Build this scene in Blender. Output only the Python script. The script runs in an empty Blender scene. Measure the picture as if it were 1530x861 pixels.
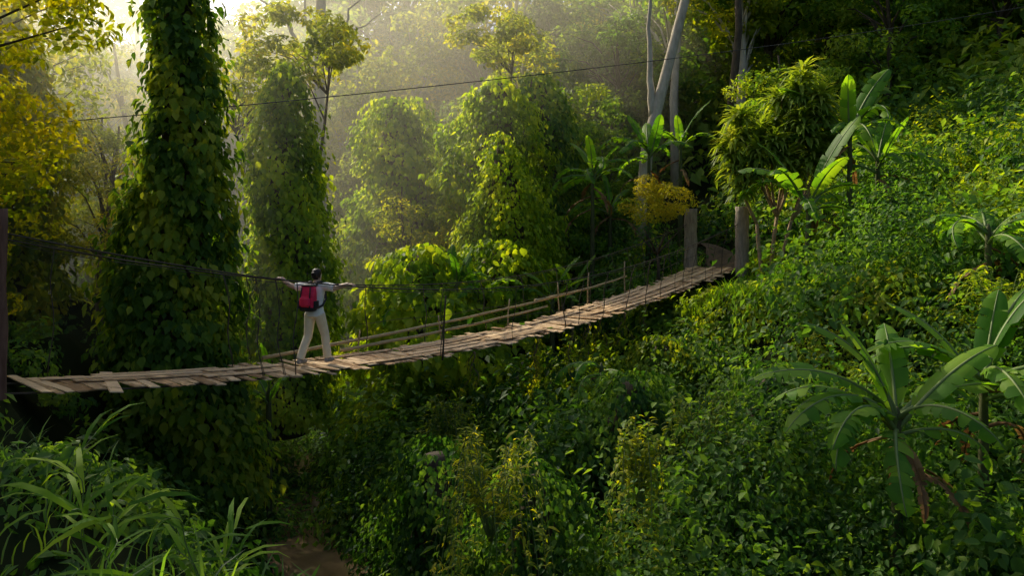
import bpy, math, random
import numpy as np
from mathutils import Vector, Matrix
rng=np.random.default_rng(11); random.seed(5)
sc=bpy.context.scene
COL=sc.collection
# ------------------------------------------------------------------ helpers
def link(o,parent=None):
    COL.objects.link(o)
    if parent is not None: o.parent=parent
    return o
def tag(o,label=None,cat=None,group=None,kind=None):
    if label: o["label"]=label
    if cat: o["category"]=cat
    if group: o["group"]=group
    if kind: o["kind"]=kind
    return o
def empty(name,loc=(0,0,0),rz=0,scale=1.0):
    o=bpy.data.objects.new(name,None); o.empty_display_size=.2
    o.location=loc; o.rotation_euler=(0,0,rz)
    o.scale=(scale,)*3 if not hasattr(scale,'__len__') else scale
    COL.objects.link(o); return o
def unit(a): return a/np.maximum(np.linalg.norm(a,axis=1,keepdims=True),1e-9)
class MB:
    def __init__(s): s.v=[];s.f=[];s.m=[];s.r=[]
    def add(s,vs,fs,m=0,r=.5):
        b=len(s.v); s.v+= [tuple(v) for v in vs]; s.r+=[r]*len(vs)
        for f in fs: s.f.append(tuple(b+i for i in f)); s.m.append(m)
    def mesh(s,name,mats,smooth=False):
        me=bpy.data.meshes.new(name); me.from_pydata(s.v,[],s.f)
        for m in mats: me.materials.append(m)
        me.polygons.foreach_set('material_index',s.m)
        a=me.attributes.new('rnd','FLOAT','POINT'); a.data.foreach_set('value',s.r)
        if smooth: me.polygons.foreach_set('use_smooth',[True]*len(s.f))
        me.update(); return me
    def obj(s,name,mats,parent=None,smooth=False):
        return link(bpy.data.objects.new(name,s.mesh(name,mats,smooth)),parent)
    def tube(s,pts,rad,seg=8,m=0,r=.5,squash=None):
        pts=[Vector(p) for p in pts]; n=len(pts)
        if not hasattr(rad,'__len__'): rad=[rad]*n
        ref=None; vs=[]
        for i,p in enumerate(pts):
            t=(pts[min(i+1,n-1)]-pts[max(i-1,0)])
            if t.length<1e-9: t=Vector((0,0,1))
            t.normalize()
            if ref is None:
                ref=Vector((1,0,0)) if abs(t.x)<.8 else Vector((0,1,0))
            u=(ref-t*ref.dot(t)).normalized(); w=t.cross(u); ref=u
            for k in range(seg):
                a=2*math.pi*k/seg
                vs.append(p+u*math.cos(a)*rad[i]+w*math.sin(a)*rad[i]*(squash or 1))
        fs=[]
        for i in range(n-1):
            for k in range(seg):
                k2=(k+1)%seg
                fs.append((i*seg+k,i*seg+k2,(i+1)*seg+k2,(i+1)*seg+k))
        fs.append(tuple(range(seg-1,-1,-1))); fs.append(tuple((n-1)*seg+k for k in range(seg)))
        s.add(vs,fs,m,r)
    def loft(s,secs,seg=20,m=0,r=.5):   # (cx,cy,cz,rx,ry[,power])
        vs=[];fs=[];n=len(secs)
        for q in secs:
            cx,cy,cz,rx,ry=q[:5]; pw=q[5] if len(q)>5 else 1.
            for k in range(seg):
                a=2*math.pi*k/seg; c=math.cos(a); d=math.sin(a)
                vs.append((cx+rx*math.copysign(abs(c)**pw,c),cy+ry*math.copysign(abs(d)**pw,d),cz))
        for i in range(n-1):
            for k in range(seg):
                k2=(k+1)%seg; fs.append((i*seg+k,i*seg+k2,(i+1)*seg+k2,(i+1)*seg+k))
        fs.append(tuple(range(seg-1,-1,-1))); fs.append(tuple((n-1)*seg+k for k in range(seg)))
        s.add(vs,fs,m,r)
    def box(s,c,half,ax,ay,az,m=0,r=.5,jit=0):
        c=Vector(c); vs=[]
        for z in(-1,1):
            for y in(-1,1):
                for x in(-1,1):
                    vs.append(c+ax*(x*half[0]+random.uniform(-jit,jit))+ay*(y*half[1]+random.uniform(-jit,jit))+az*z*half[2])
        s.add(vs,[(0,2,3,1),(4,5,7,6),(0,1,5,4),(2,6,7,3),(0,4,6,2),(1,3,7,5)],m,r)
# leaf templates (across, along, normal)
TQ=(np.array([(0,0,0),(.5,.42,.1),(0,1,-.08),(-.5,.42,.1)],float),[(0,1,2),(0,2,3)])
T6=(np.array([(0,0,0),(.36,.18,.07),(.46,.5,.1),(0,1,-.14),(-.46,.5,.1),(-.36,.18,.07)],float),[(0,1,2,3),(0,3,4,5)])
TB=(np.array([(-.25,0,0),(.25,0,0),(.5,.35,.09),(-.5,.35,.09),(.36,.7,.02),(-.36,.7,.02),(0,1,-.2)],float),[(0,1,2,3),(3,2,4,5),(5,4,6)])
TD=(np.array([(-.3,0,0),(.3,0,0),(.5,.35,.06),(-.5,.35,.06),(.4,.72,-.14),(-.4,.72,-.14),(0,.95,-.5)],float),[(0,1,2,3),(3,2,4,5),(5,4,6)])
def leaves_mesh(name,P,N,T,L,W,rnd,tm,mat):
    tv,tf=tm; k=len(tv); n=len(P)
    N=unit(N); T=T-(T*N).sum(1,keepdims=True)*N; T=unit(T); B=np.cross(T,N)
    L=np.broadcast_to(np.asarray(L,float),(n,))[:,None,None]; W=np.broadcast_to(np.asarray(W,float),(n,))[:,None,None]
    V=P[:,None,:]+B[:,None,:]*W*tv[None,:,0:1]+T[:,None,:]*L*tv[None,:,1:2]+N[:,None,:]*L*tv[None,:,2:3]
    V=V.reshape(-1,3)
    me=bpy.data.meshes.new(name)
    flat=np.concatenate([np.array(f) for f in tf]); tot=np.array([len(f) for f in tf])
    st=np.concatenate([[0],np.cumsum(tot)[:-1]])
    LI=(flat[None,:]+(np.arange(n)*k)[:,None]).ravel(); LS=(st[None,:]+(np.arange(n)*len(flat))[:,None]).ravel()
    me.vertices.add(n*k); me.vertices.foreach_set('co',V.astype(np.float32).ravel())
    me.loops.add(len(LI)); me.loops.foreach_set('vertex_index',LI.astype(np.int32))
    me.polygons.add(len(LS)); me.polygons.foreach_set('loop_start',LS.astype(np.int32))
    me.update(calc_edges=True); 
    a=me.attributes.new('rnd','FLOAT','POINT'); a.data.foreach_set('value',np.repeat(rnd,k).astype(np.float32))
    me.materials.append(mat); return me
# ------------------------------------------------------------------ materials
def newmat(name):
    m=bpy.data.materials.new(name); m.use_nodes=True; nt=m.node_tree
    for n in list(nt.nodes): nt.nodes.remove(n)
    return m,nt,nt.nodes,nt.links
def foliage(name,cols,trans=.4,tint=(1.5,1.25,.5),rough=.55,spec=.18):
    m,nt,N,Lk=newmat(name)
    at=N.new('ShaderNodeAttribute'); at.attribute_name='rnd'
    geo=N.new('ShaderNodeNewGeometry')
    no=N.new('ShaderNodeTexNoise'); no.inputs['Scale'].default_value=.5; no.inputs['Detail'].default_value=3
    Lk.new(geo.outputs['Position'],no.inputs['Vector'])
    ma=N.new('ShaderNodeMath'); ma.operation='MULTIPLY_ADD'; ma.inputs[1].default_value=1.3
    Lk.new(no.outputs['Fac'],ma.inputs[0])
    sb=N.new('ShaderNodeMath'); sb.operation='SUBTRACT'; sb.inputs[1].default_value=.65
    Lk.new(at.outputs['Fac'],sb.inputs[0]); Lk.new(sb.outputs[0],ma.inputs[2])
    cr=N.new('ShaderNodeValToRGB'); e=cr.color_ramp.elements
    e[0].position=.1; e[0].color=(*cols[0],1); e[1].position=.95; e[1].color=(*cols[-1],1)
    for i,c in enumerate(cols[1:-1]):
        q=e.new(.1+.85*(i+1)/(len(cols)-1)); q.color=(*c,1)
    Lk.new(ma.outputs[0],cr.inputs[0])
    pb=N.new('ShaderNodeBsdfPrincipled'); pb.inputs['Roughness'].default_value=rough
    pb.inputs['Specular IOR Level'].default_value=spec
    Lk.new(cr.outputs[0],pb.inputs['Base Color'])
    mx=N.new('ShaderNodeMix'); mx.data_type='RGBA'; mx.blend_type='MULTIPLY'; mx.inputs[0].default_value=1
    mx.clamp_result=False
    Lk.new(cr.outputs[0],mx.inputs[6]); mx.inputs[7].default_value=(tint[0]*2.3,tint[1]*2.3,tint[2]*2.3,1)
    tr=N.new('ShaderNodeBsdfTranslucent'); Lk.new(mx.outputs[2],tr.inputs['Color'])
    ms=N.new('ShaderNodeMixShader'); ms.inputs[0].default_value=trans
    Lk.new(pb.outputs[0],ms.inputs[1]); Lk.new(tr.outputs[0],ms.inputs[2])
    o=N.new('ShaderNodeOutputMaterial'); Lk.new(ms.outputs[0],o.inputs['Surface']); return m
def solid(name,c1,c2,scale=6,rough=.7,bump=.3,stretch=(1,1,1),spec=.3,rndmix=0.):
    m,nt,N,Lk=newmat(name)
    tc=N.new('ShaderNodeTexCoord'); mp=N.new('ShaderNodeMapping'); mp.inputs['Scale'].default_value=stretch
    Lk.new(tc.outputs['Object'],mp.inputs[0])
    no=N.new('ShaderNodeTexNoise'); no.inputs['Scale'].default_value=scale; no.inputs['Detail'].default_value=6; no.inputs['Roughness'].default_value=.65
    Lk.new(mp.outputs[0],no.inputs['Vector'])
    at=N.new('ShaderNodeAttribute'); at.attribute_name='rnd'
    ma=N.new('ShaderNodeMath'); ma.operation='MULTIPLY_ADD'; ma.inputs[1].default_value=rndmix
    sb=N.new('ShaderNodeMath'); sb.operation='SUBTRACT'; sb.inputs[1].default_value=.5
    Lk.new(at.outputs['Fac'],sb.inputs[0]); Lk.new(sb.outputs[0],ma.inputs[0]); Lk.new(no.outputs['Fac'],ma.inputs[2])
    cr=N.new('ShaderNodeValToRGB'); e=cr.color_ramp.elements
    e[0].position=.3; e[0].color=(*c1,1); e[1].position=.7; e[1].color=(*c2,1)
    Lk.new(ma.outputs[0],cr.inputs[0])
    pb=N.new('ShaderNodeBsdfPrincipled'); pb.inputs['Roughness'].default_value=rough; pb.inputs['Specular IOR Level'].default_value=spec
    Lk.new(cr.outputs[0],pb.inputs['Base Color'])
    bp=N.new('ShaderNodeBump'); bp.inputs['Strength'].default_value=bump; bp.inputs['Distance'].default_value=.03
    Lk.new(no.outputs['Fac'],bp.inputs['Height']); Lk.new(bp.outputs[0],pb.inputs['Normal'])
    o=N.new('ShaderNodeOutputMaterial'); Lk.new(pb.outputs[0],o.inputs['Surface']); return m
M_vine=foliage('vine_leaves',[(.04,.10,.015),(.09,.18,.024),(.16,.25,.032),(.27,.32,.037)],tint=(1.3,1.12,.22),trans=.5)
M_gold=foliage('sun_painted_leaves',[(.09,.15,.012),(.17,.23,.018),(.26,.3,.025),(.37,.36,.03)],trans=.54,tint=(1.38,1.17,.12))  # sun glow on the leaves is put into this gold colour
M_amber=foliage('backlight_painted_leaves',[(.09,.15,.010),(.18,.23,.015),(.29,.31,.02),(.41,.37,.025)],trans=.56,tint=(1.42,1.15,.1))  # warm backlight at the upper left painted into the leaf colour
M_bright=foliage('sun_painted_creeper',[(.10,.18,.016),(.19,.29,.022),(.28,.37,.03),(.37,.42,.04)],trans=.5,tint=(1.2,1.1,.15))  # lit copy of the vine leaves, sunlit brightness painted into the colour
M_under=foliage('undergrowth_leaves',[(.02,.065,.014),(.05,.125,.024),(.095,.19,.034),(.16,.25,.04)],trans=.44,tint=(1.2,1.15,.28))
M_underY=foliage('sun_painted_undergrowth',[(.05,.11,.012),(.10,.18,.018),(.17,.24,.025),(.24,.28,.03)],trans=.46,tint=(1.25,1.1,.2))  # lit copy of the undergrowth, golden sunlight painted into the colour
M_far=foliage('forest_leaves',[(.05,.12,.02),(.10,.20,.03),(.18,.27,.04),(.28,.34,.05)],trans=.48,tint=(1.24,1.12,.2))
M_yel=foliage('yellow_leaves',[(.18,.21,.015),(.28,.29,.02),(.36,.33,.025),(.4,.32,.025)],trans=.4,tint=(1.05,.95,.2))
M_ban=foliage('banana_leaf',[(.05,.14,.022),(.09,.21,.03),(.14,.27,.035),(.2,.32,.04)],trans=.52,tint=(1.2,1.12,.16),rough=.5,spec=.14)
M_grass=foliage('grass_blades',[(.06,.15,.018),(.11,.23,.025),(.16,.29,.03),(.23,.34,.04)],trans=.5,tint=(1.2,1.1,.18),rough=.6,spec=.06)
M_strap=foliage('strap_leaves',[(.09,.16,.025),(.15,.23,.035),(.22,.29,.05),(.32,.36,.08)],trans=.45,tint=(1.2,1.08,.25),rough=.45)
M_dead=foliage('dead_leaf',[(.10,.055,.025),(.18,.10,.045),(.26,.16,.07)],trans=.25,tint=(1.2,1,.6))
M_rib=solid('banana_rib',(.10,.17,.04),(.17,.22,.07),5,.5,.1)
M_stem=solid('banana_stem',(.05,.05,.02),(.09,.11,.035),4,.8,.4,(3,3,1))
M_bark=solid('dark_bark',(.04,.03,.02),(.11,.085,.055),5,.9,.8,(2,2,.6))
M_pale=solid('pale_bark',(.32,.27,.2),(.58,.52,.43),3,.85,.5,(2,2,.7))
M_slim=solid('slim_stem_bark',(.3,.19,.10),(.48,.34,.2),6,.8,.4,(1,1,3))
M_plank=solid('weathered_planks',(.32,.195,.10),(.78,.56,.34),9,.85,.3,(1,1,1),rndmix=.5,spec=.1)
M_post=solid('old_post_wood',(.2,.165,.13),(.44,.37,.3),7,.85,1.,(3,3,.5))
M_redpost=solid('reddish_post_wood',(.13,.06,.04),(.25,.13,.09),7,.8,.6,(3,3,.5))
M_bamboo=solid('bamboo_pole',(.3,.21,.10),(.5,.38,.2),6,.5,.1)
M_rope=solid('dark_rope',(.05,.038,.027),(.13,.10,.07),60,.9,.5)
M_dry=solid('dry_vine_stem',(.12,.08,.04),(.22,.15,.08),20,.9,.2)
M_wire=solid('black_cable',(.02,.02,.02),(.05,.05,.05),20,.6,.1)
# ------------------------------------------------------------------ terrain
SL=np.array([(22,-14),(14,-6),(8,1),(3.5,6),(.3,9),(-2.7,12.5),(-4.2,16),(-6.5,25),(-13,45),(-26,80),(-60,160)],float)
def sdist(x,y):
    x=np.asarray(x,float);y=np.asarray(y,float); best=np.full(x.shape,1e9); sg=np.zeros(x.shape)
    for i in range(len(SL)-1):
        a=SL[i];b=SL[i+1];d=b-a;l2=(d**2).sum()
        u=np.clip(((x-a[0])*d[0]+(y-a[1])*d[1])/l2,0,1)
        px=x-a[0]-u*d[0];py=y-a[1]-u*d[1];dd=np.hypot(px,py)
        cr=-(d[0]*(y-a[1])-d[1]*(x-a[0]))
        w=dd<best-1e-6; best=np.where(w,dd,best); sg=np.where(w,np.sign(cr),sg)
    return best*sg
PATH=np.array([(6.25,24.35),(6.8,25.6),(7.2,27.5),(6.6,29.5),(5.2,31.5)],float)
def pathd(x,y):
    best=np.full(np.shape(x),1e9)
    for i in range(len(PATH)-1):
        a=PATH[i];b=PATH[i+1];d=b-a;u=np.clip(((x-a[0])*d[0]+(y-a[1])*d[1])/(d**2).sum(),0,1)
        best=np.minimum(best,np.hypot(x-a[0]-u*d[0],y-a[1]-u*d[1]))
    return best
def H(x,y):
    x=np.asarray(x,float);y=np.asarray(y,float); s=sdist(x,y)
    zr=np.interp(s,[0,1,2.0,3.6,5.5,8.3,9.8,12,15,26,45,90],[-6.6,-6.4,-6.2,-5.6,-5.1,-4.5,-2.7,-1.5,-.65,4.5,12,26])
    zl=np.interp(-s,[0,.8,2,3.5,4.6,8,20,60],[-6.6,-6.4,-5.6,-3.9,-2.1,-1.75,-.8,6])
    z=np.where(s>0,zr,zl)
    k=np.clip((s+1)/6,0,1)
    z=z+np.clip(y-30,0,60)*.27*k
    z=z+(.28*np.sin(x*1.3+y*.7)+.28*np.sin(x*.6-y*1.7+1)+.18*np.sin(2.6*x+1.9*y))*np.clip(abs(s)/2-.5,0,1)
    w=np.exp(-((x-6.6)**2+(y-24.8)**2)/4.); z=z*(1-w)+(-1.5)*w
    w=np.exp(-((x+7.4)**2+(y-10)**2)/2.2); z=z*(1-w)+(-1.95)*w
    return z
def Hf(x,y): return float(H(np.array([x]),np.array([y]))[0])
def warp(n,a,b,c,k):
    t=np.linspace(-1,1,n); g=np.sinh(t*k)/np.sinh(k); return np.where(g<0,c+g*(c-a),c+g*(b-c))
gx=warp(240,-300,300,2,4.2); gy=warp(240,-200,400,16,4.2)
X,Y=np.meshgrid(gx,gy); Z=H(X,Y)
nv=240
vs=np.stack([X.ravel(),Y.ravel(),Z.ravel()],1)
fs=[(j*nv+i,j*nv+i+1,(j+1)*nv+i+1,(j+1)*nv+i) for j in range(nv-1) for i in range(nv-1)]
M_soil=solid('forest_soil',(.010,.020,.007),(.026,.028,.012),1.6,1.,.8,spec=0.)
me=bpy.data.meshes.new('ground'); me.from_pydata(vs.tolist(),[],fs); me.materials.append(M_soil)
me.polygons.foreach_set('use_smooth',[True]*len(fs))
tag(link(bpy.data.objects.new('ground',me)),kind='structure')
def ribbon(pts,w,zf,step=.3):
    out=[];P=[Vector(p) for p in pts]
    for i in range(len(P)-1):
        n=max(1,int((P[i+1]-P[i]).length/step))
        for k in range(n): out.append(P[i].lerp(P[i+1],k/n))
    out.append(P[-1]); vs=[];fs=[];m=5
    for i,p in enumerate(out):
        t=(out[min(i+1,len(out)-1)]-out[max(i-1,0)]).normalized(); nn=Vector((-t.y,t.x))
        for k in range(m):
            q=p+nn*w*(k/(m-1)-.5); vs.append((q.x,q.y,zf(q.x,q.y)))
    for i in range(len(out)-1):
        for k in range(m-1): fs.append((i*m+k,i*m+k+1,(i+1)*m+k+1,(i+1)*m+k))
    return vs,fs
M_water=solid('muddy_water',(.16,.10,.045),(.26,.17,.09),2,.12,.15,spec=.5)
vs_,fs_=ribbon([tuple(p) for p in SL],2.0,lambda x,y:-6.4,1.)
b=MB(); b.add(vs_,fs_); tag(b.obj('stream',[M_water]),kind='structure')
M_path=solid('trodden_earth',(.06,.045,.025),(.15,.10,.06),3,.95,.6)
vs_,fs_=ribbon([tuple(p) for p in PATH],1.0,lambda x,y:Hf(x,y)+.06,.25)
b=MB(); b.add(vs_,fs_); tag(b.obj('path',[M_path],smooth=True),kind='structure')
# ------------------------------------------------------------------ bridge
O=Vector((-3.47,14,0)); D=Vector((.69,.725,0)).normalized(); Nn=Vector((D.y,-D.x,0)); UP=Vector((0,0,1))
pd=np.polyfit([-5.4,-4.3,-2,0,3.5,5.8,8,9.8,12.5,14.0],[-2.02,-2.17,-2.36,-2.44,-2.46,-2.32,-2.11,-1.91,-1.51,-1.26],4)
pc=np.polyfit([-5.0,-4.4,-3.2,-1,0,0,4,7.5,11.4,13.8],[-.08,-.24,-.5,-.88,-1.03,-1.03,-1.27,-1.13,-.5,0.02],4)
dz=lambda t:float(np.polyval(pd,t)); cz=lambda t:float(np.polyval(pc,t))
RL=.64
def rl(t): return RL+.22*min(1,abs(t)/3.5)
def BP(t,lat,z): v=O+D*t+Nn*lat; v.z=z; return v
br=empty('rope_bridge',BP(0,0,dz(0)))
tag(br,"long sagging rope footbridge with weathered wooden plank deck","bridge")
def bpart(mb,name,mats,smooth=False,label=None):
    o=mb.obj(name,mats,br,smooth); o.matrix_parent_inverse=Matrix.Translation(-br.location)
    if label:o["label"]=label
    return o
mb=MB(); t=-4.5
while t<13.9:
    w=random.uniform(.09,.17); yaw=random.gauss(0,.06 if t>0 else .11)
    L=random.uniform(.62,.78) if t>1 else random.uniform(.54,.84)
    sl=(dz(t+.1)-dz(t-.1))/.2
    ax=(D*math.cos(yaw)+Nn*math.sin(yaw)); ax=(ax+UP*(sl+random.gauss(0,.03))).normalized(); ay=(Nn*math.cos(yaw)-D*math.sin(yaw)+UP*random.gauss(0,.022)).normalized(); az=ax.cross(ay)
    if az.z<0: az=-az
    mb.box(BP(t+w/2,random.gauss(0,.045),dz(t+w/2)-.03+random.gauss(0,.006)),(w/2,L,.008),ax,ay,az,0,random.random(),.008)
    t+=w+random.uniform(.0,.02)
for lat in (-.5,-.27,-.02,.25,.5):
    t=-4.3+random.random()
    while t<13.6:
        L=random.uniform(1.1,2.3)
        if random.random()<(.8 if t>.5 else .35):
            tm=t+L/2; e=min(t+L,13.9); l0=lat+random.gauss(0,.04); yaw=random.gauss(0,.03)
            k=6; r=random.random(); w=random.uniform(.06,.10)
            vs=[];fs=[]
            for i in range(k+1):
                tt=t+(e-t)*i/k
                for q in ((-w,.0),(w,.0),(w,.014),(-w,.014)):
                    vs.append(BP(tt,l0+q[0]+yaw*(tt-tm),dz(tt)+q[1]+.004*lat-.004))
            for i in range(k):
                a=i*4
                for j in range(4): fs.append((a+j,a+(j+1)%4,a+4+(j+1)%4,a+4+j))
            fs.append((3,2,1,0)); fs.append((k*4,k*4+1,k*4+2,k*4+3)); mb.add(vs,fs,0,r*.6+.4)
        t+=L+random.uniform(.02,.3)
bpart(mb,'deck',[M_plank])
T=np.linspace(-5.2,14,60)
for lat in (-.45,.45):
    mb=MB(); mb.tube([BP(t,lat,dz(t)-.07) for t in T],.016,6); bpart(mb,'bearer_cable',[M_rope],True)
for sg in (1,-1):
    mb=MB(); T2=np.linspace(-5.0,13.8,80)
    mb.tube([BP(t,sg*rl(t),cz(t)) for t in T2],.012,6); bpart(mb,'handrail_rope',[M_rope],True)
    mb=MB(); mb.tube([BP(t,sg*rl(t)+(.02*math.sin(t*2.)),cz(t)-.03-.03*abs(math.sin(t*1.3))) for t in T2],.005,5); bpart(mb,'handrail_rope',[M_rope],True)
for sg in (1,-1):
    for fr_,st in ((.42,1.5),(.7,6.5),(.2,9.)):
        mb=MB(); mb.tube([BP(t,sg*.78,(cz(t)*fr_+dz(t)*(1-fr_))+.02*math.sin(3*t)) for t in np.linspace(st,13.8,40)],.005,5); bpart(mb,'side_rope',[M_rope],True)
for sgn in (1,-1):
    for t in ([-1.5,-1.15,-.75,2.3,4.3,5.9,6.5,7.4,8.5,9.2,9.9,10.5,11.0,11.5,12.1,12.6,13.1] if sgn>0 else [-3.9,-1.3,-.9,1.6,3.2,4.9,6.2,7.5,8.8,9.9,10.6,11.3,12,12.6,13.2]):
        k=random.uniform(-.12,.12); mb=MB(); pts=[]
        for i in range(9):
            u=i/8; tt=t+k*u+.03*math.sin(u*9+t); la=sgn*(rl(tt)*(1-u)+.7*u-.03*math.sin(u*3.1))
            pts.append(BP(tt,la,cz(t)*(1-u)+(dz(tt)-.015)*u))
        mb.tube(pts,random.choice([.006,.008,.010]),5)
        if random.random()<.4: mb.tube([p+Vector((.02*math.sin(i),.015,0)) for i,p in enumerate(pts)],.005,5)
        bpart(mb,'hanger_rope',[M_rope],True)
for (t0,z0,t1,z1,la) in ((-.6,.08,7.6,-1.78,-.72),(1.0,.08,7.0,-2.0,-.66),(6.6,.42,10.4,-1.42,-.72)):
    mb=MB(); pts=[];rr=[]
    for i in range(25):
        u=i/24; t=t0+(t1-t0)*u; z=(dz(t0)+z0)*(1-u)+z1*u-.05*math.sin(math.pi*u)
        pts.append(BP(t,la+.02*math.sin(i),z)); rr.append((.034-.010*u)*(1.12 if i%4==0 else 1))
    mb.tube(pts,rr,8); bpart(mb,'bamboo_rail',[M_bamboo],True)
for (t,la,h,ln) in ((1.4,-.7,.42,.03),(3.6,-.72,.5,-.05),(5.6,-.7,.6,.04),(7.5,-.72,.75,-.03),(2.35,.72,1.12,.04),(8.6,-.7,.8,.03),(10.2,-.66,.85,0)):
    mb=MB(); mb.tube([BP(t+ln*i/4*2,la+.01*math.sin(i*2),dz(t)-.12+(h+.12)*i/4) for i in range(5)],[.020,.018,.018,.017,.015],7); bpart(mb,'upright_stake',[M_bark if la>0 else M_bamboo],True)
for (t,la,zt,zb,r,mat,lb) in ((13.95,.88,.54,-1.9,.2,M_post,None),(13.95,-.84,.5,-1.9,.2,M_post,None),(-5.0,.88,.2,-3.,.075,M_redpost,"slim reddish-brown wooden end post"),(-5.0,-.85,.2,-2.7,.075,M_redpost,"slim reddish-brown wooden end post")):
    mb=MB(); n=16; mb.tube([BP(t+.01*math.sin(i),la,zb+(zt-zb)*i/(n-1)) for i in range(n)],[r*(1+.05*math.sin(i*1.7)) for i in range(n)],14)
    bpart(mb,'post',[mat],True,lb)
mb=MB(); pts=[]
for i in range(60):
    s=-.3+1.7*i/59; pts.append((-9+24.4*s,14+10*s,1.72+4.85*s-1.0*s*(1-s)))
mb.tube(pts,.010,5); tag(mb.obj('overhead_cable',[M_wire],smooth=True),"thin black overhead cable strung across the valley","cable")
# ------------------------------------------------------------------ person
def remesh(o,vox,it=3,f=.5):
    m=o.modifiers.new('r','REMESH'); m.mode='VOXEL'; m.voxel_size=vox; m.use_smooth_shade=True
    s=o.modifiers.new('s','SMOOTH'); s.factor=f; s.iterations=it
M_skin=solid('skin',(.58,.37,.26),(.64,.43,.31),12,.5,.05)
M_shirt=solid('white_cotton',(.86,.83,.77),(.92,.9,.85),7,.9,.6)
M_trous=solid('cream_cotton',(.76,.63,.43),(.86,.74,.54),7,.9,.7)
M_hair=solid('black_hair',(.012,.008,.006),(.04,.024,.016),40,.45,.4,(1,1,.3))
M_red=solid('crimson_nylon',(.72,.012,.06),(.9,.04,.12),9,.6,.4)
M_blk=solid('black_nylon',(.012,.012,.014),(.03,.03,.034),12,.6,.3)
M_shoe=solid('grey_shoes',(.2,.19,.18),(.35,.33,.31),14,.8,.2)
TW=math.radians(26)
rzp=-math.atan2(D.x,D.y)+TW
pb_=BP(0,0,dz(0)+.016)
hy=.05; HX=(RL+.03)/math.cos(TW)
def hyz(s):
    tt=s*HX*math.sin(TW); return cz(tt)-pb_.z
mb=MB()
mb.loft([(0,0,.84,.12,.09),(0,0,.92,.16,.105),(0,.01,1.0,.14,.095),(0,.02,1.08,.125,.09),(0,.035,1.2,.145,.10),(0,.045,1.3,.165,.10),(0,.05,1.36,.15,.085),(0,.055,1.40,.07,.06),(0,.06,1.44,.052,.055),(0,.075,1.50,.05,.055)])
mb.loft([(0,.105,1.425,.025,.03),(0,.10,1.445,.048,.06),(0,.09,1.48,.062,.082),(0,.085,1.53,.072,.092),(0,.08,1.58,.073,.092),(0,.075,1.62,.058,.075),(0,.072,1.645,.03,.04)])
mb.tube([(0,.165,1.545),(0,.185,1.52),(0,.176,1.51)],[.010,.014,.008],8)
ARM={}
for s in(-1,1):
    zc=hyz(s)
    ARM[s]=[(s*.14,hy,1.35),(s*.20,hy,1.355),(s*.30,hy-.02,1.345),(s*.40,hy-.04,1.332),(s*.53,hy-.03,1.37),(s*(HX-.07),0,zc+.035)]
    mb.tube([(s*.07,.075,1.50),(s*.08,.07,1.53),(s*.074,.068,1.555)],[.010,.014,.010],8)
    mb.tube(ARM[s],[.056,.058,.054,.048,.044,.033],12)
    mb.tube([(s*(HX-.09),0,zc+.03),(s*(HX-.04),0,zc+.034),(s*HX,0,zc+.034)],[.028,.038,.036],10,squash=.5)
    for i,(yy,L) in enumerate(((-.033,.8),(-.011,.98),(.011,1.05),(.033,.95))):
        mb.tube([(s*(HX-.01),yy,zc+.034),(s*(HX+.028*L),yy*1.1,zc+.028),(s*(HX+.04*L),yy*1.1,zc+.0),(s*(HX+.026*L),yy*1.1,zc-.024*L)],[.0095,.009,.0085,.007],8)
    mb.tube([(s*(HX-.06),.03,zc+.03),(s*(HX-.04),.055,zc+.02),(s*(HX-.02),.062,zc-.002)],[.012,.0105,.008],8)
LEG={-1:[(-.09,.0,.88),(-.105,.0,.70),(-.13,.0,.48),(-.16,-.08,.30),(-.19,-.16,.10)],1:[(.09,.0,.88),(.105,.07,.70),(.13,.135,.49),(.15,.14,.30),(.17,.15,.10)]}
for s in(-1,1):
    mb.tube(LEG[s],[.082,.072,.052,.05,.036],12)
    x,y,z=LEG[s][-1]; mb.tube([(x,y-.03,.05),(x,y+.06,.04),(x,y+.15,.03)],[.035,.036,.028],10)
person=mb.obj('person',[M_skin],smooth=True); remesh(person,.006,2,.4)
person.location=pb_; person.rotation_euler=(0,0,rzp)
tag(person,"person in white shirt and cream trousers, arms stretched to both ropes","person")
def pp(mb,name,mats,vox=.009,it=3,lab=None):
    o=mb.obj(name,mats,person,True)
    if vox: remesh(o,vox,it)
    if lab:o["label"]=lab
    return o
mb=MB()
mb.loft([(0,0,.83,.165,.12),(0,0,.90,.175,.125),(0,.01,1.0,.155,.115),(0,.02,1.08,.145,.11),(0,.035,1.2,.16,.118),(0,.045,1.3,.18,.118),(0,.05,1.37,.16,.10),(0,.055,1.405,.085,.075)])
for s in(-1,1):
    A=ARM[s]; mb.tube([(s*.13,hy,1.34),A[1],A[2],(s*.39,hy-.038,1.334)],[.075,.077,.073,.072],12)
pp(mb,'shirt',[M_shirt])
mb=MB(); mb.loft([(0,0,.82,.16,.115),(0,0,.90,.163,.115),(0,0,.95,.15,.108)])
for s in(-1,1):
    P=LEG[s]; mb.tube([P[0],P[1],P[2],P[3],(P[4][0],P[4][1],.09)],[.102,.09,.075,.073,.072],12)
pp(mb,'trousers',[M_trous],.01)
for s in(-1,1):
    x,y,z=LEG[s][-1]; mb=MB()
    mb.tube([(x,y-.07,.045),(x,y-.03,.05),(x,y+.05,.05),(x,y+.13,.04),(x,y+.19,.032)],[.032,.046,.047,.045,.03],12)
    mb.tube([(x,y-.02,.05),(x,y-.01,.11)],[.044,.045],12)
    pp(mb,'shoe',[M_shoe],.007)
mb=MB()
mb.loft([(0,.035,1.47,.045,.04),(0,.04,1.50,.072,.07),(0,.05,1.55,.086,.086),(0,.058,1.60,.084,.092),(0,.065,1.645,.066,.075),(0,.068,1.668,.03,.035)])
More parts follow.
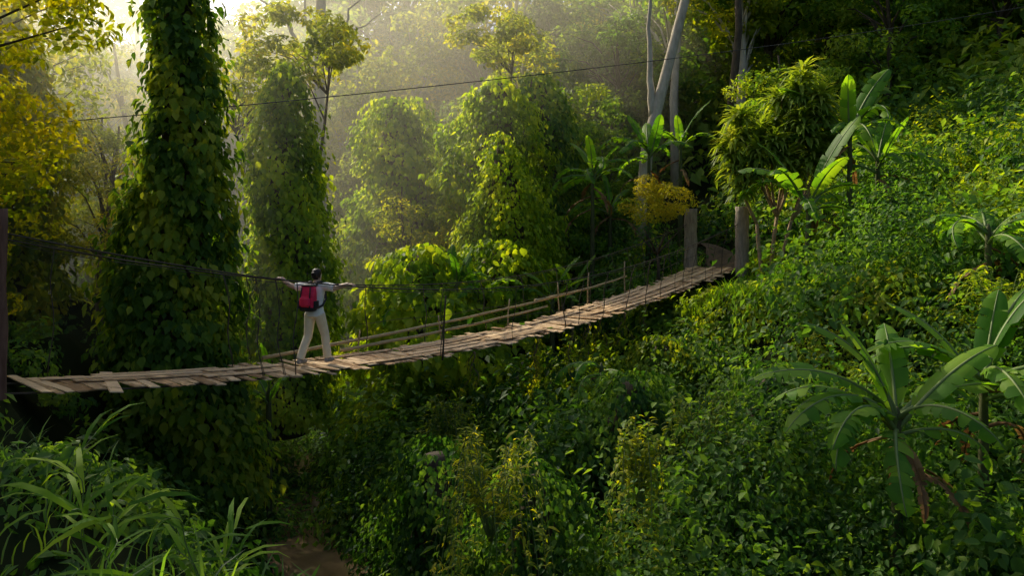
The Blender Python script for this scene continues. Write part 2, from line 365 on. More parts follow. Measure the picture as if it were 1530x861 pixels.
mb.tube([(0,-.03,1.57),(0,-.06,1.575),(0,-.075,1.57)],[.03,.036,.02],10)
mb.tube([(-.05,.12,1.62),(0,.15,1.625),(.05,.12,1.62)],[.025,.025,.025],8)
pp(mb,'hair',[M_hair],.008)
M_eye=solid('eyes',(.02,.012,.01),(.03,.02,.015),10,.2,0)
M_lip=solid('lips',(.35,.12,.1),(.4,.15,.12),10,.4,0)
for s in(-1,1):
    mb=MB(); mb.tube([(s*.03-.009,.163,1.545),(s*.03,.168,1.546),(s*.03+.009,.163,1.545)],[.003,.007,.003],8); pp(mb,'eye',[M_eye],0)
mb=MB(); mb.tube([(-.022,.155,1.478),(0,.166,1.48),(.022,.155,1.478)],[.003,.007,.003],8); pp(mb,'mouth',[M_lip],0)
bag=MB(); bag.loft([(0,-.20,.95,.09,.055,.6),(0,-.205,.98,.135,.085,.6),(0,-.205,1.1,.145,.095,.6),(0,-.20,1.25,.14,.09,.6),(0,-.19,1.35,.125,.08,.6),(0,-.18,1.40,.09,.055,.6)],24)
bp=bag.obj('backpack',[M_red],smooth=True); remesh(bp,.009,3); bp.location=pb_; bp.rotation_euler=(0,0,rzp)
tag(bp,"crimson hiking backpack with black straps worn on the back","backpack")
def bpp(mb,name,mat,vox=.008):
    o=mb.obj(name,[mat],bp,True)
    if vox: remesh(o,vox,2)
mb=MB(); mb.loft([(0,-.29,1.02,.08,.03,.5),(0,-.305,1.05,.105,.04,.5),(0,-.305,1.16,.105,.04,.5),(0,-.29,1.20,.08,.03,.5)]); bpp(mb,'pocket',M_red)
mb=MB(); mb.loft([(0,-.20,.935,.10,.065,.6),(0,-.205,.95,.14,.09,.6),(0,-.205,1.0,.149,.10,.6),(0,-.205,1.01,.135,.09,.6)],24); bpp(mb,'base_panel',M_blk)
mb=MB(); mb.loft([(0,-.185,1.37,.13,.09,.6),(0,-.19,1.39,.123,.087,.6),(0,-.185,1.415,.08,.05,.6)],24); bpp(mb,'lid',M_blk)
for s in(-1,1):
    mb=MB(); mb.tube([(s*.075,-.10,1.36),(s*.085,-.03,1.43),(s*.095,.06,1.435),(s*.10,.15,1.36),(s*.11,.175,1.24),(s*.14,.13,1.12),(s*.165,.0,1.03),(s*.13,-.12,.99)],.022,8); bpp(mb,'shoulder_strap',M_blk)
    mb=MB(); mb.tube([(s*.085,-.275,1.36),(s*.09,-.308,1.2),(s*.09,-.308,1.0)],.012,6); bpp(mb,'buckle_strap',M_blk,0)
    mb=MB(); mb.loft([(s*.15,-.2,.98,.02,.055,.7),(s*.155,-.2,1.0,.027,.065,.7),(s*.155,-.2,1.12,.027,.065,.7)]); bpp(mb,'side_pocket',M_blk)
mb=MB(); mb.tube([(-.03,-.14,1.40),(-.02,-.14,1.445),(.02,-.14,1.445),(.03,-.14,1.40)],.009,6); bpp(mb,'handle',M_blk,0)
# ------------------------------------------------------------------ foliage generators
def mound_leaves(C,R,hf,leaf,cov,crnd):
    Ps=[];Ns=[];Rs=[];Ls=[]
    for i in range(len(C)):
        r=R[i]; lf=leaf*(.7+1.1*((i*37)%11)/11.); n=int(cov*2*math.pi*r*r/(lf*lf*.45))
        d=rng.normal(size=(n,3)); d=unit(d); d[:,2]=np.abs(d[:,2])*1.15-.3; d=unit(d)
        th=np.arctan2(d[:,1],d[:,0]); ph=d[:,2]
        lump=1+.22*np.sin(3*th+i)*np.cos(4*ph+i*2)+.17*np.sin(7*th+i*3+5*ph)
        rad=r*lump*(1-np.abs(rng.normal(0,.15,n)))*(1+.4*rng.random(n)**9)
        P=d*rad[:,None]; P[:,2]*=hf[i]; P+=C[i]
        N=d+rng.normal(0,.5,(n,3)); N[:,2]+=.35
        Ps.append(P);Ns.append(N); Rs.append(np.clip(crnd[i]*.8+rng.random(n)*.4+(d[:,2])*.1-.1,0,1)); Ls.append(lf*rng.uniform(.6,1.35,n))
    P=np.concatenate(Ps);N=np.concatenate(Ns);n=len(P)
    T=rng.normal(0,.5,(n,3)); T[:,2]-=.9
    return P,N,T,np.concatenate(Ls),np.concatenate(Rs)
def undergrowth(name,xr,yr,n,Rr,leaf,cov,mat,hfr=(.6,1.1),tm=TQ,ratio=.55,filt=None,lift=0,smin=1.3):
    x=rng.uniform(*xr,n);y=rng.uniform(*yr,n)
    s=sdist(x,y)
    keep=(np.abs(s)>smin)&(pathd(x,y)>1.15)&(abs(x/np.maximum(y,1))<.95)
    if filt is not None: keep&=filt(x,y,s)
    x=x[keep];y=y[keep]
    tt=(x-O.x)*D.x+(y-O.y)*D.y; la=(x-O.x)*Nn.x+(y-O.y)*Nn.y
    R=Rr[0]+(Rr[1]-Rr[0])*rng.random(len(x))**1.6; hf=rng.uniform(*hfr,len(x)); z=H(x,y)+lift
    onb=(np.abs(la)<1.7)&(tt>-5)&(tt<14.5)
    lim=np.where(onb,np.polyval(pd,tt)-.35,99.)
    fr=(la>=1.)&(la<4.5)&(tt>4)&(tt<15.5); lim=np.where(fr,np.minimum(lim,np.maximum(np.polyval(pd,np.clip(tt,4,14))-.25-.05*la,z+.4)),lim)
    top=z+R*hf*1.2
    over=top>lim
    hn=np.clip((lim-z)/(R*1.2),.0,9); 
    small=over&(hn<.35); R=np.where(small,np.clip(R,0,.45),R); hn=np.clip((lim-z)/(R*1.2),.0,9)
    hf=np.where(over,np.minimum(hf,hn),hf); ok=hf>.08
    x=x[ok];y=y[ok];z=z[ok];R=R[ok];hf=hf[ok]
    C=np.stack([x,y,z],1)
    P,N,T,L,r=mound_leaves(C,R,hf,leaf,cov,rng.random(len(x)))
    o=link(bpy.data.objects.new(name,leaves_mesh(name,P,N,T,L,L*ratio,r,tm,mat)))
    tag(o,kind='stuff'); return o,len(P)
tot=0
def U(lab,*a,**k):
    global tot
    o,n=undergrowth(*a,**k); o["label"]=lab; o["category"]="undergrowth"; tot+=n
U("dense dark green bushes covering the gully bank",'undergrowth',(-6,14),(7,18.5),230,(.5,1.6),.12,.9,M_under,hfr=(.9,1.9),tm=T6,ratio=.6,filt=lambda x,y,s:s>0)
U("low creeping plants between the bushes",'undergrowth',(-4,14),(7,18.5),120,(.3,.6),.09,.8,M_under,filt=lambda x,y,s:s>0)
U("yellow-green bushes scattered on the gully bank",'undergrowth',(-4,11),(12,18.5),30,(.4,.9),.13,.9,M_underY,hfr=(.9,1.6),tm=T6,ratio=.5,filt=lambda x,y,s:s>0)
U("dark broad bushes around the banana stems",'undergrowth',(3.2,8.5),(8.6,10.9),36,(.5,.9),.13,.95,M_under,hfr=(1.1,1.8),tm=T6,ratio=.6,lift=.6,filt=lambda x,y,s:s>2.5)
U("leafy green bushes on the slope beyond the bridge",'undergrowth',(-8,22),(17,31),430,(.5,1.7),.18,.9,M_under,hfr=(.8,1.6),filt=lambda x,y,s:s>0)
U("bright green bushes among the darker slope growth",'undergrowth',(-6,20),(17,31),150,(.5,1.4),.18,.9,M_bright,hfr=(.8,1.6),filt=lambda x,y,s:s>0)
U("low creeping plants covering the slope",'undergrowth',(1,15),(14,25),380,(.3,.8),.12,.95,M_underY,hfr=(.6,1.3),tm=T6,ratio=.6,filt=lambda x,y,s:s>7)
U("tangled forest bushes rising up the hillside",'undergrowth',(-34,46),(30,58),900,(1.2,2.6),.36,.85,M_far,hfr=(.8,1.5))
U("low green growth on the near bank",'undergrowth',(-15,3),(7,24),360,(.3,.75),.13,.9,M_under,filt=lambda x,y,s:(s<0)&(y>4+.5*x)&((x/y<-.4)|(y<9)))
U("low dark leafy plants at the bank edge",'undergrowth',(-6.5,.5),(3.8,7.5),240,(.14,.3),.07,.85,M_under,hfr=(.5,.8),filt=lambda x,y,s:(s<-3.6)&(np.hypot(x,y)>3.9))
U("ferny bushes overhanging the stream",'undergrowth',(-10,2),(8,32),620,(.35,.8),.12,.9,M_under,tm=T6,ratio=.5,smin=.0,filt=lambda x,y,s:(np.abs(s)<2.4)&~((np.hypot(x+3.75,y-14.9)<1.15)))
def vine_tower(name,base,prof,leaf,n,mat,label,cat,tm=T6,lump=.14,lean=(0,0),trunkmat=M_bark,seed=0,ratio=.7,core=.6):
    e=empty(name,base); tag(e,label,cat)
    zs=np.array([p[0] for p in prof]);rs=np.array([p[1] for p in prof])
    h=zs[-1]; zz=np.linspace(0,h,400); w=np.interp(zz,zs,rs)+.05; cdf=np.cumsum(w);cdf/=cdf[-1]
    z=np.interp(rng.random(n),cdf,zz); th=rng.uniform(0,2*math.pi,n)
    f=lambda z,th:1+lump*(np.sin(2*th+z*1.3+seed)+.7*np.sin(5*th-z*2.1+seed)+.6*np.sin(3*th+z*4.7+2*seed))
    r=np.interp(z,zs,rs)*f(z,th)*(1-np.abs(rng.normal(0,.09 if core>.5 else .2,n)))+rng.random(n)**8*.45
    cx=lean[0]*z/h+.1*np.sin(z*.9+seed); cy=lean[1]*z/h
    P=np.stack([cx+r*np.cos(th),cy+r*np.sin(th),z],1)
    N=np.stack([np.cos(th),np.sin(th),np.full(n,.55)],1)+rng.normal(0,.45,(n,3))
    T=np.stack([.3*np.cos(th),.3*np.sin(th),np.full(n,-1.)],1)+rng.normal(0,.3,(n,3))
    L=leaf*rng.uniform(.55,1.35,n)
    rn=np.clip(.5+.28*np.sin(z*2.3+3*th+seed)+rng.normal(0,.25,n),0,1)
    link(bpy.data.objects.new('crown',leaves_mesh('crown',P,N,T,L,L*ratio,rn,tm,mat)),e)
    mb=MB(); k=24; mb.tube([(lean[0]*i/(k-1)+.1*math.sin(h*i/(k-1)*.9+seed),lean[1]*i/(k-1),-.4+(h+.2)*i/(k-1)) for i in range(k)],[max(.05,float(np.interp(h*i/(k-1),zs,rs))*core) for i in range(k)],12)
    mb.obj('trunk',[trunkmat],e,True); return e
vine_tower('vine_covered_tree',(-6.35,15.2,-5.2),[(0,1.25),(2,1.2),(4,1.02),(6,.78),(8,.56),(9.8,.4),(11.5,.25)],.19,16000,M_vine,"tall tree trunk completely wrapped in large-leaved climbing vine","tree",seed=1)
vine_tower('vine_covered_tree',(-5.8,20.5,-5.0),[(0,1.25),(2.5,1.08),(4.5,.98),(6.3,.85),(7.4,.68),(8.4,.48),(9.2,.15)],.16,17000,M_bright,"vine-covered tree column in the mist, lit glow put into its leaf colour","tree",seed=4,lump=.15,core=.51)
vine_tower('vine_covered_tree',(-11.4,17.5,-2.6),[(0,1.4),(3,1.4),(6,1.0),(7.5,.4)],.2,9000,M_gold,"tree smothered in hanging vines with sun gold painted into the leaves","tree",seed=7,core=.4)
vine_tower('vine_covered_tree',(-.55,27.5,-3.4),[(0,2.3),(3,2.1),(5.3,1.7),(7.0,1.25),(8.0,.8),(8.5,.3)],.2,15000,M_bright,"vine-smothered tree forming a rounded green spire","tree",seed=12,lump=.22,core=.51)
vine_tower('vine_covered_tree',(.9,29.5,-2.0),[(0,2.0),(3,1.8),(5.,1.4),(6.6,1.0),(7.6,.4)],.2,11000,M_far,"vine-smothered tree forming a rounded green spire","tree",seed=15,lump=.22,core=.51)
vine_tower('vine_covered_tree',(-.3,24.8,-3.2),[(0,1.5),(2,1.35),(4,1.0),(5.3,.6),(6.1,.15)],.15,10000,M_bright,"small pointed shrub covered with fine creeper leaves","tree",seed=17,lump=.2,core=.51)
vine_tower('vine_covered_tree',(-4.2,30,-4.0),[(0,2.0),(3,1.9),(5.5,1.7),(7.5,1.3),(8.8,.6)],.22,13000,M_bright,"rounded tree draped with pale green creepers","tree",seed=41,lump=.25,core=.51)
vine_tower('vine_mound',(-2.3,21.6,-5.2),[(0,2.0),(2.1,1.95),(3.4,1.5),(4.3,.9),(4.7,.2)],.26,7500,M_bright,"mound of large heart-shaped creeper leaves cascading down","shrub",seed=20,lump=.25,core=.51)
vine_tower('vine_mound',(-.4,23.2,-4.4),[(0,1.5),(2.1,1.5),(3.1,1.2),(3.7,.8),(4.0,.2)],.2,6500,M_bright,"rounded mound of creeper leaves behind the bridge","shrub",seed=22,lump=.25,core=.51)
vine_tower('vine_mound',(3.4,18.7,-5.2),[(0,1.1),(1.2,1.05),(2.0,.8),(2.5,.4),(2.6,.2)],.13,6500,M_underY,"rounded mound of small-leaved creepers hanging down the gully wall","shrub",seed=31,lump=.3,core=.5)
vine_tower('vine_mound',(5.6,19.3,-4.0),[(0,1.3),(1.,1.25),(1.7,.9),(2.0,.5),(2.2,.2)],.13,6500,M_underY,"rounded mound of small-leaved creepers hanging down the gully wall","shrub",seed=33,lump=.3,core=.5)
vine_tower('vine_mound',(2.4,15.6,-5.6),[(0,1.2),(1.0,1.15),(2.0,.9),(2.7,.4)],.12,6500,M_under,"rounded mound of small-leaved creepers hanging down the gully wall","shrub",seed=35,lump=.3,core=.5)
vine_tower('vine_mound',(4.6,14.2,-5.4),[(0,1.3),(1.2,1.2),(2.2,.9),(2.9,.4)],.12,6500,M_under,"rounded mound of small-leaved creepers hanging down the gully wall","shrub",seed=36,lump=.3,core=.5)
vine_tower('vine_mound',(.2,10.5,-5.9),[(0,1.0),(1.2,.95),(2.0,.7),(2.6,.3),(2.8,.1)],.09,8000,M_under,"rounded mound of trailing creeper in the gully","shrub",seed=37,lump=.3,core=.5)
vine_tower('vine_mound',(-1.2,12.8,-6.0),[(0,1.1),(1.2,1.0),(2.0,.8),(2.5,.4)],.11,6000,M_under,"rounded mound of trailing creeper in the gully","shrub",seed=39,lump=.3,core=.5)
def crown_pts(cs,cr,per,leaf,flat=.6,up=.5):
    Ps=[];Ns=[];Rn=[]
    for i,c in enumerate(cs):
        d=unit(rng.normal(size=(per,3))); r=cr*rng.uniform(.7,1.25)*rng.uniform(.35,1,per)**.5
        P=d*r[:,None]; P[:,2]*=flat; Ps.append(P+np.array(c)); N=d*.6+rng.normal(0,.5,(per,3)); N[:,2]+=up; Ns.append(N)
        Rn.append(np.clip(rng.random()*.5+rng.random(per)*.5,0,1))
    P=np.concatenate(Ps);n=len(P);T=rng.normal(0,.6,(n,3));T[:,2]-=.5
    return P,np.concatenate(Ns),T,leaf*rng.uniform(.6,1.3,n),np.concatenate(Rn)
def tree_meshes(h,cz0,rx,rz,ncl,cr,per,leaf,r0,mat,tmat,tm=TQ,curve=.3):
    cs=[]
    while len(cs)<ncl:
        p=rng.uniform(-1,1,3); q=(p**2).sum()
        if .15<q<1: cs.append((p[0]*rx,p[1]*rx,cz0+p[2]*rz))
    P,N,T,L,r=crown_pts(cs,cr,per,leaf)
    cm=leaves_mesh('crown',P,N,T,L,L*.55,r,tm,mat)
    mb=MB(); k=12; a=random.uniform(0,6)
    tp=[(curve*math.sin(i*.35+a)-curve*math.sin(a),curve*math.cos(i*.3+a)-curve*math.cos(a),-.5+(h+.5)*i/(k-1)) for i in range(k)]
    mb.tube(tp,[r0*(1.25 if i==0 else 1)*(1-.75*i/(k-1)) for i in range(k)],9)
    for c in cs[::2]:
        zi=min(max(c[2]-.5*rz,.35*h),h*.95); j=int((zi+.5)/(h+.5)*(k-1)); s=Vector(tp[j]); e=Vector(c)
        md=s.lerp(e,.5)+Vector((0,0,.15*(e-s).length)); mb.tube([s,s.lerp(md,.6),md,e],[r0*.3,r0*.24,r0*.17,r0*.05],6)
    return mb.mesh('trunk',[tmat],True),cm
def put_tree(ms,loc,s=1.,rz=0,label="",cat="tree",group=None,name='tree'):
    e=empty(name,loc,rz,s); tag(e,label,cat,group)
    link(bpy.data.objects.new('trunk',ms[0]),e); link(bpy.data.objects.new('crown',ms[1]),e); return e
V=[tree_meshes(8.5,6.2,2.9,3.0,40,.85,130,.26,.2,M_far,M_bark),
   tree_meshes(10.5,7.6,2.4,3.6,40,.8,130,.26,.22,M_gold,M_pale),
   tree_meshes(7.0,4.4,2.6,3.2,40,.8,130,.24,.16,M_far,M_bark),
   tree_meshes(9.5,6.0,3.2,4.2,46,.9,120,.30,.22,M_far,M_pale)]
pl=[]
def far(x,y): 
    return all((x-a)**2+(y-b_)**2>5.5 for a,b_ in pl)
c=0
for _ in range(3600):
    if c>=76: break
    y=random.uniform(31,58); x=random.uniform(-.62*y,.74*y); q=x/y
    if -.46<q<-.23 and y<40: continue
    if q<-.46 and y<36: continue
    if -.23<=q<.3 and y<35 : continue
    if abs(pathd(np.array([x]),np.array([y]))[0])<1.8 or not far(x,y): continue
    pl.append((x,y)); c+=1
    put_tree(V[1] if (q<-.1 and random.random()<.4) else random.choice(V),(x,y,Hf(x,y)-.2),random.uniform(.85,1.35),random.uniform(0,6.3),"leafy forest tree rising from the jungle hillside","tree","forest trees on the hillside")
for (x,y,s,k) in ((-21.5,47,1.6,3),(-18,50,1.7,0),(-15,46,1.55,1),(-22,56,1.8,3),(-13,53,1.7,0),(-17,57,1.9,1),(-11.,44,1.35,3),(-10.8,51,1.8,3),(-8.2,47,1.6,0),(-13.,60,2.1,3),(-7,55,1.8,1)):
    put_tree(V[k],(x,y,Hf(x,y)-.2),s,random.uniform(0,6),"tall forest tree fading into golden mist","tree","tall misty trees in the valley")
for (x,y,s,k) in ((-2.2,33,.75,2),(2.6,32.5,.8,0),(3.6,31.5,.6,2),(-5.6,34.5,.8,1),(.3,35,.95,1),(-1.9,25.6,.42,2),(2.0,27.5,.5,0),(-6.6,37,.9,0),(-9,39,.9,3)):
    put_tree(V[k],(x,y,Hf(x,y)-.2),s,random.uniform(0,6),"irregular leafy tree in the layered jungle","tree","smaller jungle trees behind the bridge")
FA=tree_meshes(7.5,4.4,2.2,3.8,46,.6,140,.14,.15,M_amber,M_bark,T6)
FV=[tree_meshes(7.5,4.4,2.2,3.8,46,.6,140,.14,.15,M_gold,M_bark,T6),
    tree_meshes(6.0,3.6,1.9,3.0,36,.6,140,.14,.13,M_gold,M_bark,T6)]
for (x,y,s,k) in ((-11.2,15.2,1.15,2),(-12.0,18.6,1.1,0),(-13.4,16.5,1.2,1),(-9.3,13.0,.75,2),(-8.4,11.0,1.0,2),(-8.4,8.4,.9,0),(-7.0,6.6,.75,0),(-15.5,21.5,1.3,2),  # nearest trees stand left of view, added to shade the foreground
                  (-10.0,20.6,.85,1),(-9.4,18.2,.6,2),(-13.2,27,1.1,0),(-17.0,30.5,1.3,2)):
    put_tree(FA if k==2 else FV[k],(x,y,Hf(x,y)-.2),s,random.uniform(0,6),"small-leaved tree with golden backlight painted into its leaves","tree","backlit trees on the near bank")
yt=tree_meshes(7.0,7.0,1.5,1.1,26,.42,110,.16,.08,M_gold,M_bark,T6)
put_tree(yt,(-7.3,22.2,-3.2),1.,0,"slender tree with airy yellow-green sun-painted crown","tree")
put_tree(yt,(-6.0,23.0,-2.4),1.1,2.2,"slender tree with airy yellow-green sun-painted crown","tree")
put_tree(yt,(-.7,31,-.6),1.15,2,"slender tree with flat yellow-green sun-painted crown","tree")
put_tree(FV[1],(-3.2,27.,-3.8),.85,2,"bushy tree with bright green sun-painted leaves","tree")
def bare(loc,paths,label,mat=M_pale,crown=None,cm=None,cr=1.0,per=160,lf=.2):
    e=empty('tall_tree',loc); tag(e,label,"tree"); mb=MB(); mb.tube(paths[0][0],paths[0][1],12); mb.obj('trunk',[mat],e,True)
    for p,r in paths[1:]:
        mb=MB(); 
        v=[Vector(q) for q in p]; pts=[]
        for i in range(len(v)-1):
            for k in range(4): pts.append(v[i].lerp(v[i+1],k/4)+Vector((random.uniform(-.04,.04),0,random.uniform(-.04,.04))))
        pts.append(v[-1]); mb.tube(pts,[r*(1-.8*i/(len(pts)-1)) for i in range(len(pts))],7); mb.obj('limb',[mat],e,True)
    if crown:
        P,N,T,L,r=crown_pts(crown,cr,per,lf); link(bpy.data.objects.new('crown',leaves_mesh('crown',P,N,T,L,L*.55,r,TQ,cm or M_far)),e)
shade_crown=[]  # crown above the view, added to shade the lower right bank
while len(shade_crown)<20:
    a=rng.uniform(0,6.28); q=rng.random()**.5*5.2; shade_crown.append((-1.0+q*math.cos(a),-.5+q*math.sin(a)*.9,rng.uniform(15.4,18.8)))
bare((-6.75,28,-4.2),[([(0,0,0),(.02,0,4),(-.05,0,8),(.0,0,11),(.1,0,14),(0,0,17.5)],[.3,.25,.22,.19,.15,.09]),
  ([(-.05,0,9.6),(-.7,0,10.4),(-1.3,.1,11.6),(-2.3,.2,12.3),(-3.3,.3,12.6)],.09),([(-1.0,0,11.0),(-1.1,0,12.2),(-1.6,0,13)],.05),
  ([(0,0,9.3),(.8,0,10.6),(1.0,.1,11.8),(1.9,.2,12.6)],.08),([(0,0,10.2),(-.5,.1,11.4),(-.6,.1,12.6),(-1,0,13.5)],.06),([(.9,0,11.),(1.6,0,11.2),(2.4,0,11.9)],.04),
  ([(.1,0,13.5),(-2,0,15),(-4.5,.5,16.5)],.1),([(.1,0,13.8),(1.5,.6,15),(3,1,16.5)],.09),([(.1,0,13.6),(-.6,-2,15),(-1.4,-4,16.5)],.09),([(.05,0,14),(-1,2,15.5),(-1.6,3.6,16.8)],.09)],
  "tall pale bare-branched tree trunk rising out of mist, unseen crown added for shade",crown=shade_crown,cm=M_far,cr=1.25,per=110,lf=.36)
bare((4.6,30,Hf(4.6,30)),[([(.1,0,-.3),(.35,0,2.5),(.5,0,4.2),(1.1,0,6.5),(1.9,0,9.6),(2.6,0,13)],[.3,.26,.23,.2,.17,.13]),
  ([(.75,0,5.2),(.6,0,6.6),(.55,0,8.6),(.7,0,12)],.17)],"leaning pale trunk forking into two tall stems",crown=[(2.4,0,13),(1.2,0,13.5),(3,1,12.5),(.6,0,13)])
bare((9.0,33,Hf(9.,33)),[([(0,0,-.3),(.1,0,4),(.4,0,7),(.3,0,11)],[.22,.18,.15,.12])],"slim dark tree trunk on the wooded slope",mat=M_bark,crown=[(0,0,11),(1,0,10.5)])
bare((7.2,35,Hf(7.2,35)),[([(0,0,-.3),(-.1,0,4),(.1,0,7),(0,0,11)],[.22,.18,.15,.12])],"slim pale tree trunk on the wooded slope",crown=[(0,0,11),(1,0,10.5)])
# --- banana plants
def banana_leaf(L,W,a0,bend,tear,dead=False):
    mb=MB(); n=24; pet=.16; p=Vector((0,0,0)); pts=[];tn=[]
    sw=random.uniform(-.6,.6)
    for i in range(n+1):
        u=i/n; a=a0-bend*u**1.4; t=Vector((math.cos(a),sw*u*.6,math.sin(a))).normalized(); pts.append(p.copy()); tn.append(t); p=p+t*L/n
    mb.tube(pts,[max(.004,.020*(1-.85*i/n)) for i in range(n+1)],6,1)
    i0=int(pet*n)
    for sd in(-1,1):
        i=i0
        while i<n:
            g=min(random.choice([1,1,2,3] if tear>.5 else [2,3,4,6]),n-i)
            dih=math.radians(22 if not dead else 50)*random.uniform(.5,1.2)-tear*random.random()*.9
            dih2=dih-.4-tear*random.random()*.5; rr=random.uniform(.1,.95); vs=[]
            for j in range(i,i+g+1):
                v=(j/n-pet)/(1-pet); w=W/2*max(0.02,(1-abs(2*v-1)**3.2))**.6*(1.05-.25*v)
                if dead: w*=.5
                t=tn[j];nr=Vector((-t.z,0,t.x)); 
                sh=(.12*w*(1 if j==i else (-1 if j==i+g else 0)))*(.5+tear)
                e1=pts[j]+Vector((0,sd,0))*w*.5*math.cos(dih)+nr*w*.5*math.sin(dih)+t*(.12*w)
                e2=e1+Vector((0,sd,0))*w*.5*math.cos(dih2)+nr*w*.5*math.sin(dih2)+t*(.16*w+sh)
                vs+=[pts[j]+Vector((0,0,.0)),e1,e2]
            fs=[]
            for j in range(g):
                a=j*3; 
                for q in(0,1): fs.append((a+q,a+q+1,a+q+4,a+q+3))
            mb.add(vs,fs,0,rr); i+=g
    return mb.mesh('leaf',[M_dead if dead else M_ban,M_dead if dead else M_rib],True)
BL=[]
for i in range(14):
    a0=[1.35,1.2,1.05,.9,.75,.6,.45,1.3,1.0,.8,.5,.3,1.1,.7][i]; bd=[.4,.8,1.5,2.0,1.9,2.1,1.9,.6,1.8,1.9,2.1,1.9,.9,1.3][i]
    BL.append((a0,bd,banana_leaf(1.0,.25,a0,bd,[.3,.5,.9,1.,.8,1.,1.,.3,.8,.7,1.,1.,.5,.6][i])))
DL=[banana_leaf(1.,.26,-.3,1.1,.9,True),banana_leaf(1.,.24,.2,2.0,.9,True)]
def banana(x,y,ztop,L,leaves=None,n=9,dead=2,label="banana plant with broad arching green leaves",rs=.085):
    z0=Hf(x,y)-.15; h=max(ztop-z0,.25); e=empty('banana_plant',(x,y,z0)); tag(e,label,"banana plant")
    mb=MB(); mb.tube([(0,0,0),(.02,0,h*.3),(.03,0,h*.7),(.03,0,h),(.03,0,h+.12)],[rs*1.25,rs,rs*.8,rs*.6,rs*.2],10); mb.obj('stem',[M_stem],e,True)
    if leaves is None:
        a=random.uniform(0,6); leaves=[]
        for i in range(n):
            leaves.append((a+i*2.4+random.uniform(-.4,.4),[0,7,12,3,8,4,9,5,10,2,6,11,13][min(i,12)],random.uniform(.7,1.1)))
    for (az,k,s) in leaves:
        o=bpy.data.objects.new('leaf',BL[k][2]); o.location=(.03,0,h-random.uniform(0,.35)); o.rotation_euler=(random.uniform(-.35,.35),random.uniform(-.12,.15),az); o.scale=(L*s,L*s,L*s); link(o,e)
    for i in range(dead):
        o=bpy.data.objects.new('leaf',random.choice(DL)); o["label"]="withered brown hanging leaf"; o.location=(.03,0,h*random.uniform(.75,.95)); o.rotation_euler=(0,0,random.uniform(0,6)); o.scale=(L*.7,)*3; link(o,e)
R=math.radians
banana(2.6,26,1.7,1.9,n=11,dead=5); banana(4.7,27.5,2.5,2.0,n=9); banana(6.0,28.5,2.9,1.9,n=8); banana(3.3,27,.6,1.8,n=9,dead=3)
banana(9.3,22,2.6,2.2,n=11); banana(7.6,20.5,.6,2.4,n=12,dead=3,label="banana plant with torn drooping leaves by the path"); banana(10.3,22.5,1.8,2.1,n=10)
banana(9.3,15.6,-.1,1.7,[(i*.9,[3,8,4,9,5,10,2][i%7],random.uniform(.8,1.1)) for i in range(10)],dead=3,label="banana plant with drooping pale split leaves")
LR=[(R(180),13,1.15),(R(165),9,1.),(R(205),9,1.05),(R(60),12,.9),(R(30),13,1.1),(R(-20),10,.8),(R(-70),5,.85),(R(-120),11,.95),(R(230),3,1.),(R(150),7,.85),(R(140),13,.8),(R(-150),10,1.),(R(8),13,1.15),(R(190),4,1.),(R(20),12,1.),(R(175),12,1.)]
banana(5.0,10.4,-2.5,1.9,LR,dead=6,label="large banana plant with glossy leaves fanning over the dark gully")
banana(6.6,11.2,-2.15,2.1,[(R(20),12,1.),(R(150),12,.9),(R(-30),13,1.),(R(190),13,1.),(R(250),5,.9),(R(60),7,.8),(R(-80),4,.8),(R(-10),1,1.),(R(-60),6,.9),(R(170),9,.9)],dead=4)
banana(1.1,22.2,-2.0,1.5,[(R(180),0,.9),(R(0),7,1.),(R(200),12,1.),(R(-20),12,.8),(R(150),8,.9),(R(-60),8,.8)],dead=0,label="young banana plant with bright backlit leaves")
banana(1.7,22.9,-1.9,1.4,[(R(180),7,.9),(R(10),0,1.),(R(230),12,1.),(R(-30),8,.8)],dead=0,label="young banana plant with bright backlit leaves")
for (x,y,z,l) in ((-2.9,20.6,-2.2,1.3),(-.9,21.6,-1.9,1.4)):
    banana(x,y,z,l,n=8,dead=0,label="young banana plant with bright backlit leaves")
banana(-1.5,20.9,-1.5,1.3,[(i*1.1,[0,7,12,13,1,8][i%6],.9) for i in range(9)],dead=0,label="young banana plant with bright backlit leaves")
banana(1.9,17.2,-3.1,1.3,[(R(180),5,1),(R(230),6,1),(R(-60),10,1),(R(-100),11,1),(R(-140),5,.9)],dead=1)
banana(-5.1,16.6,-3.5,1.3,n=6,dead=0)
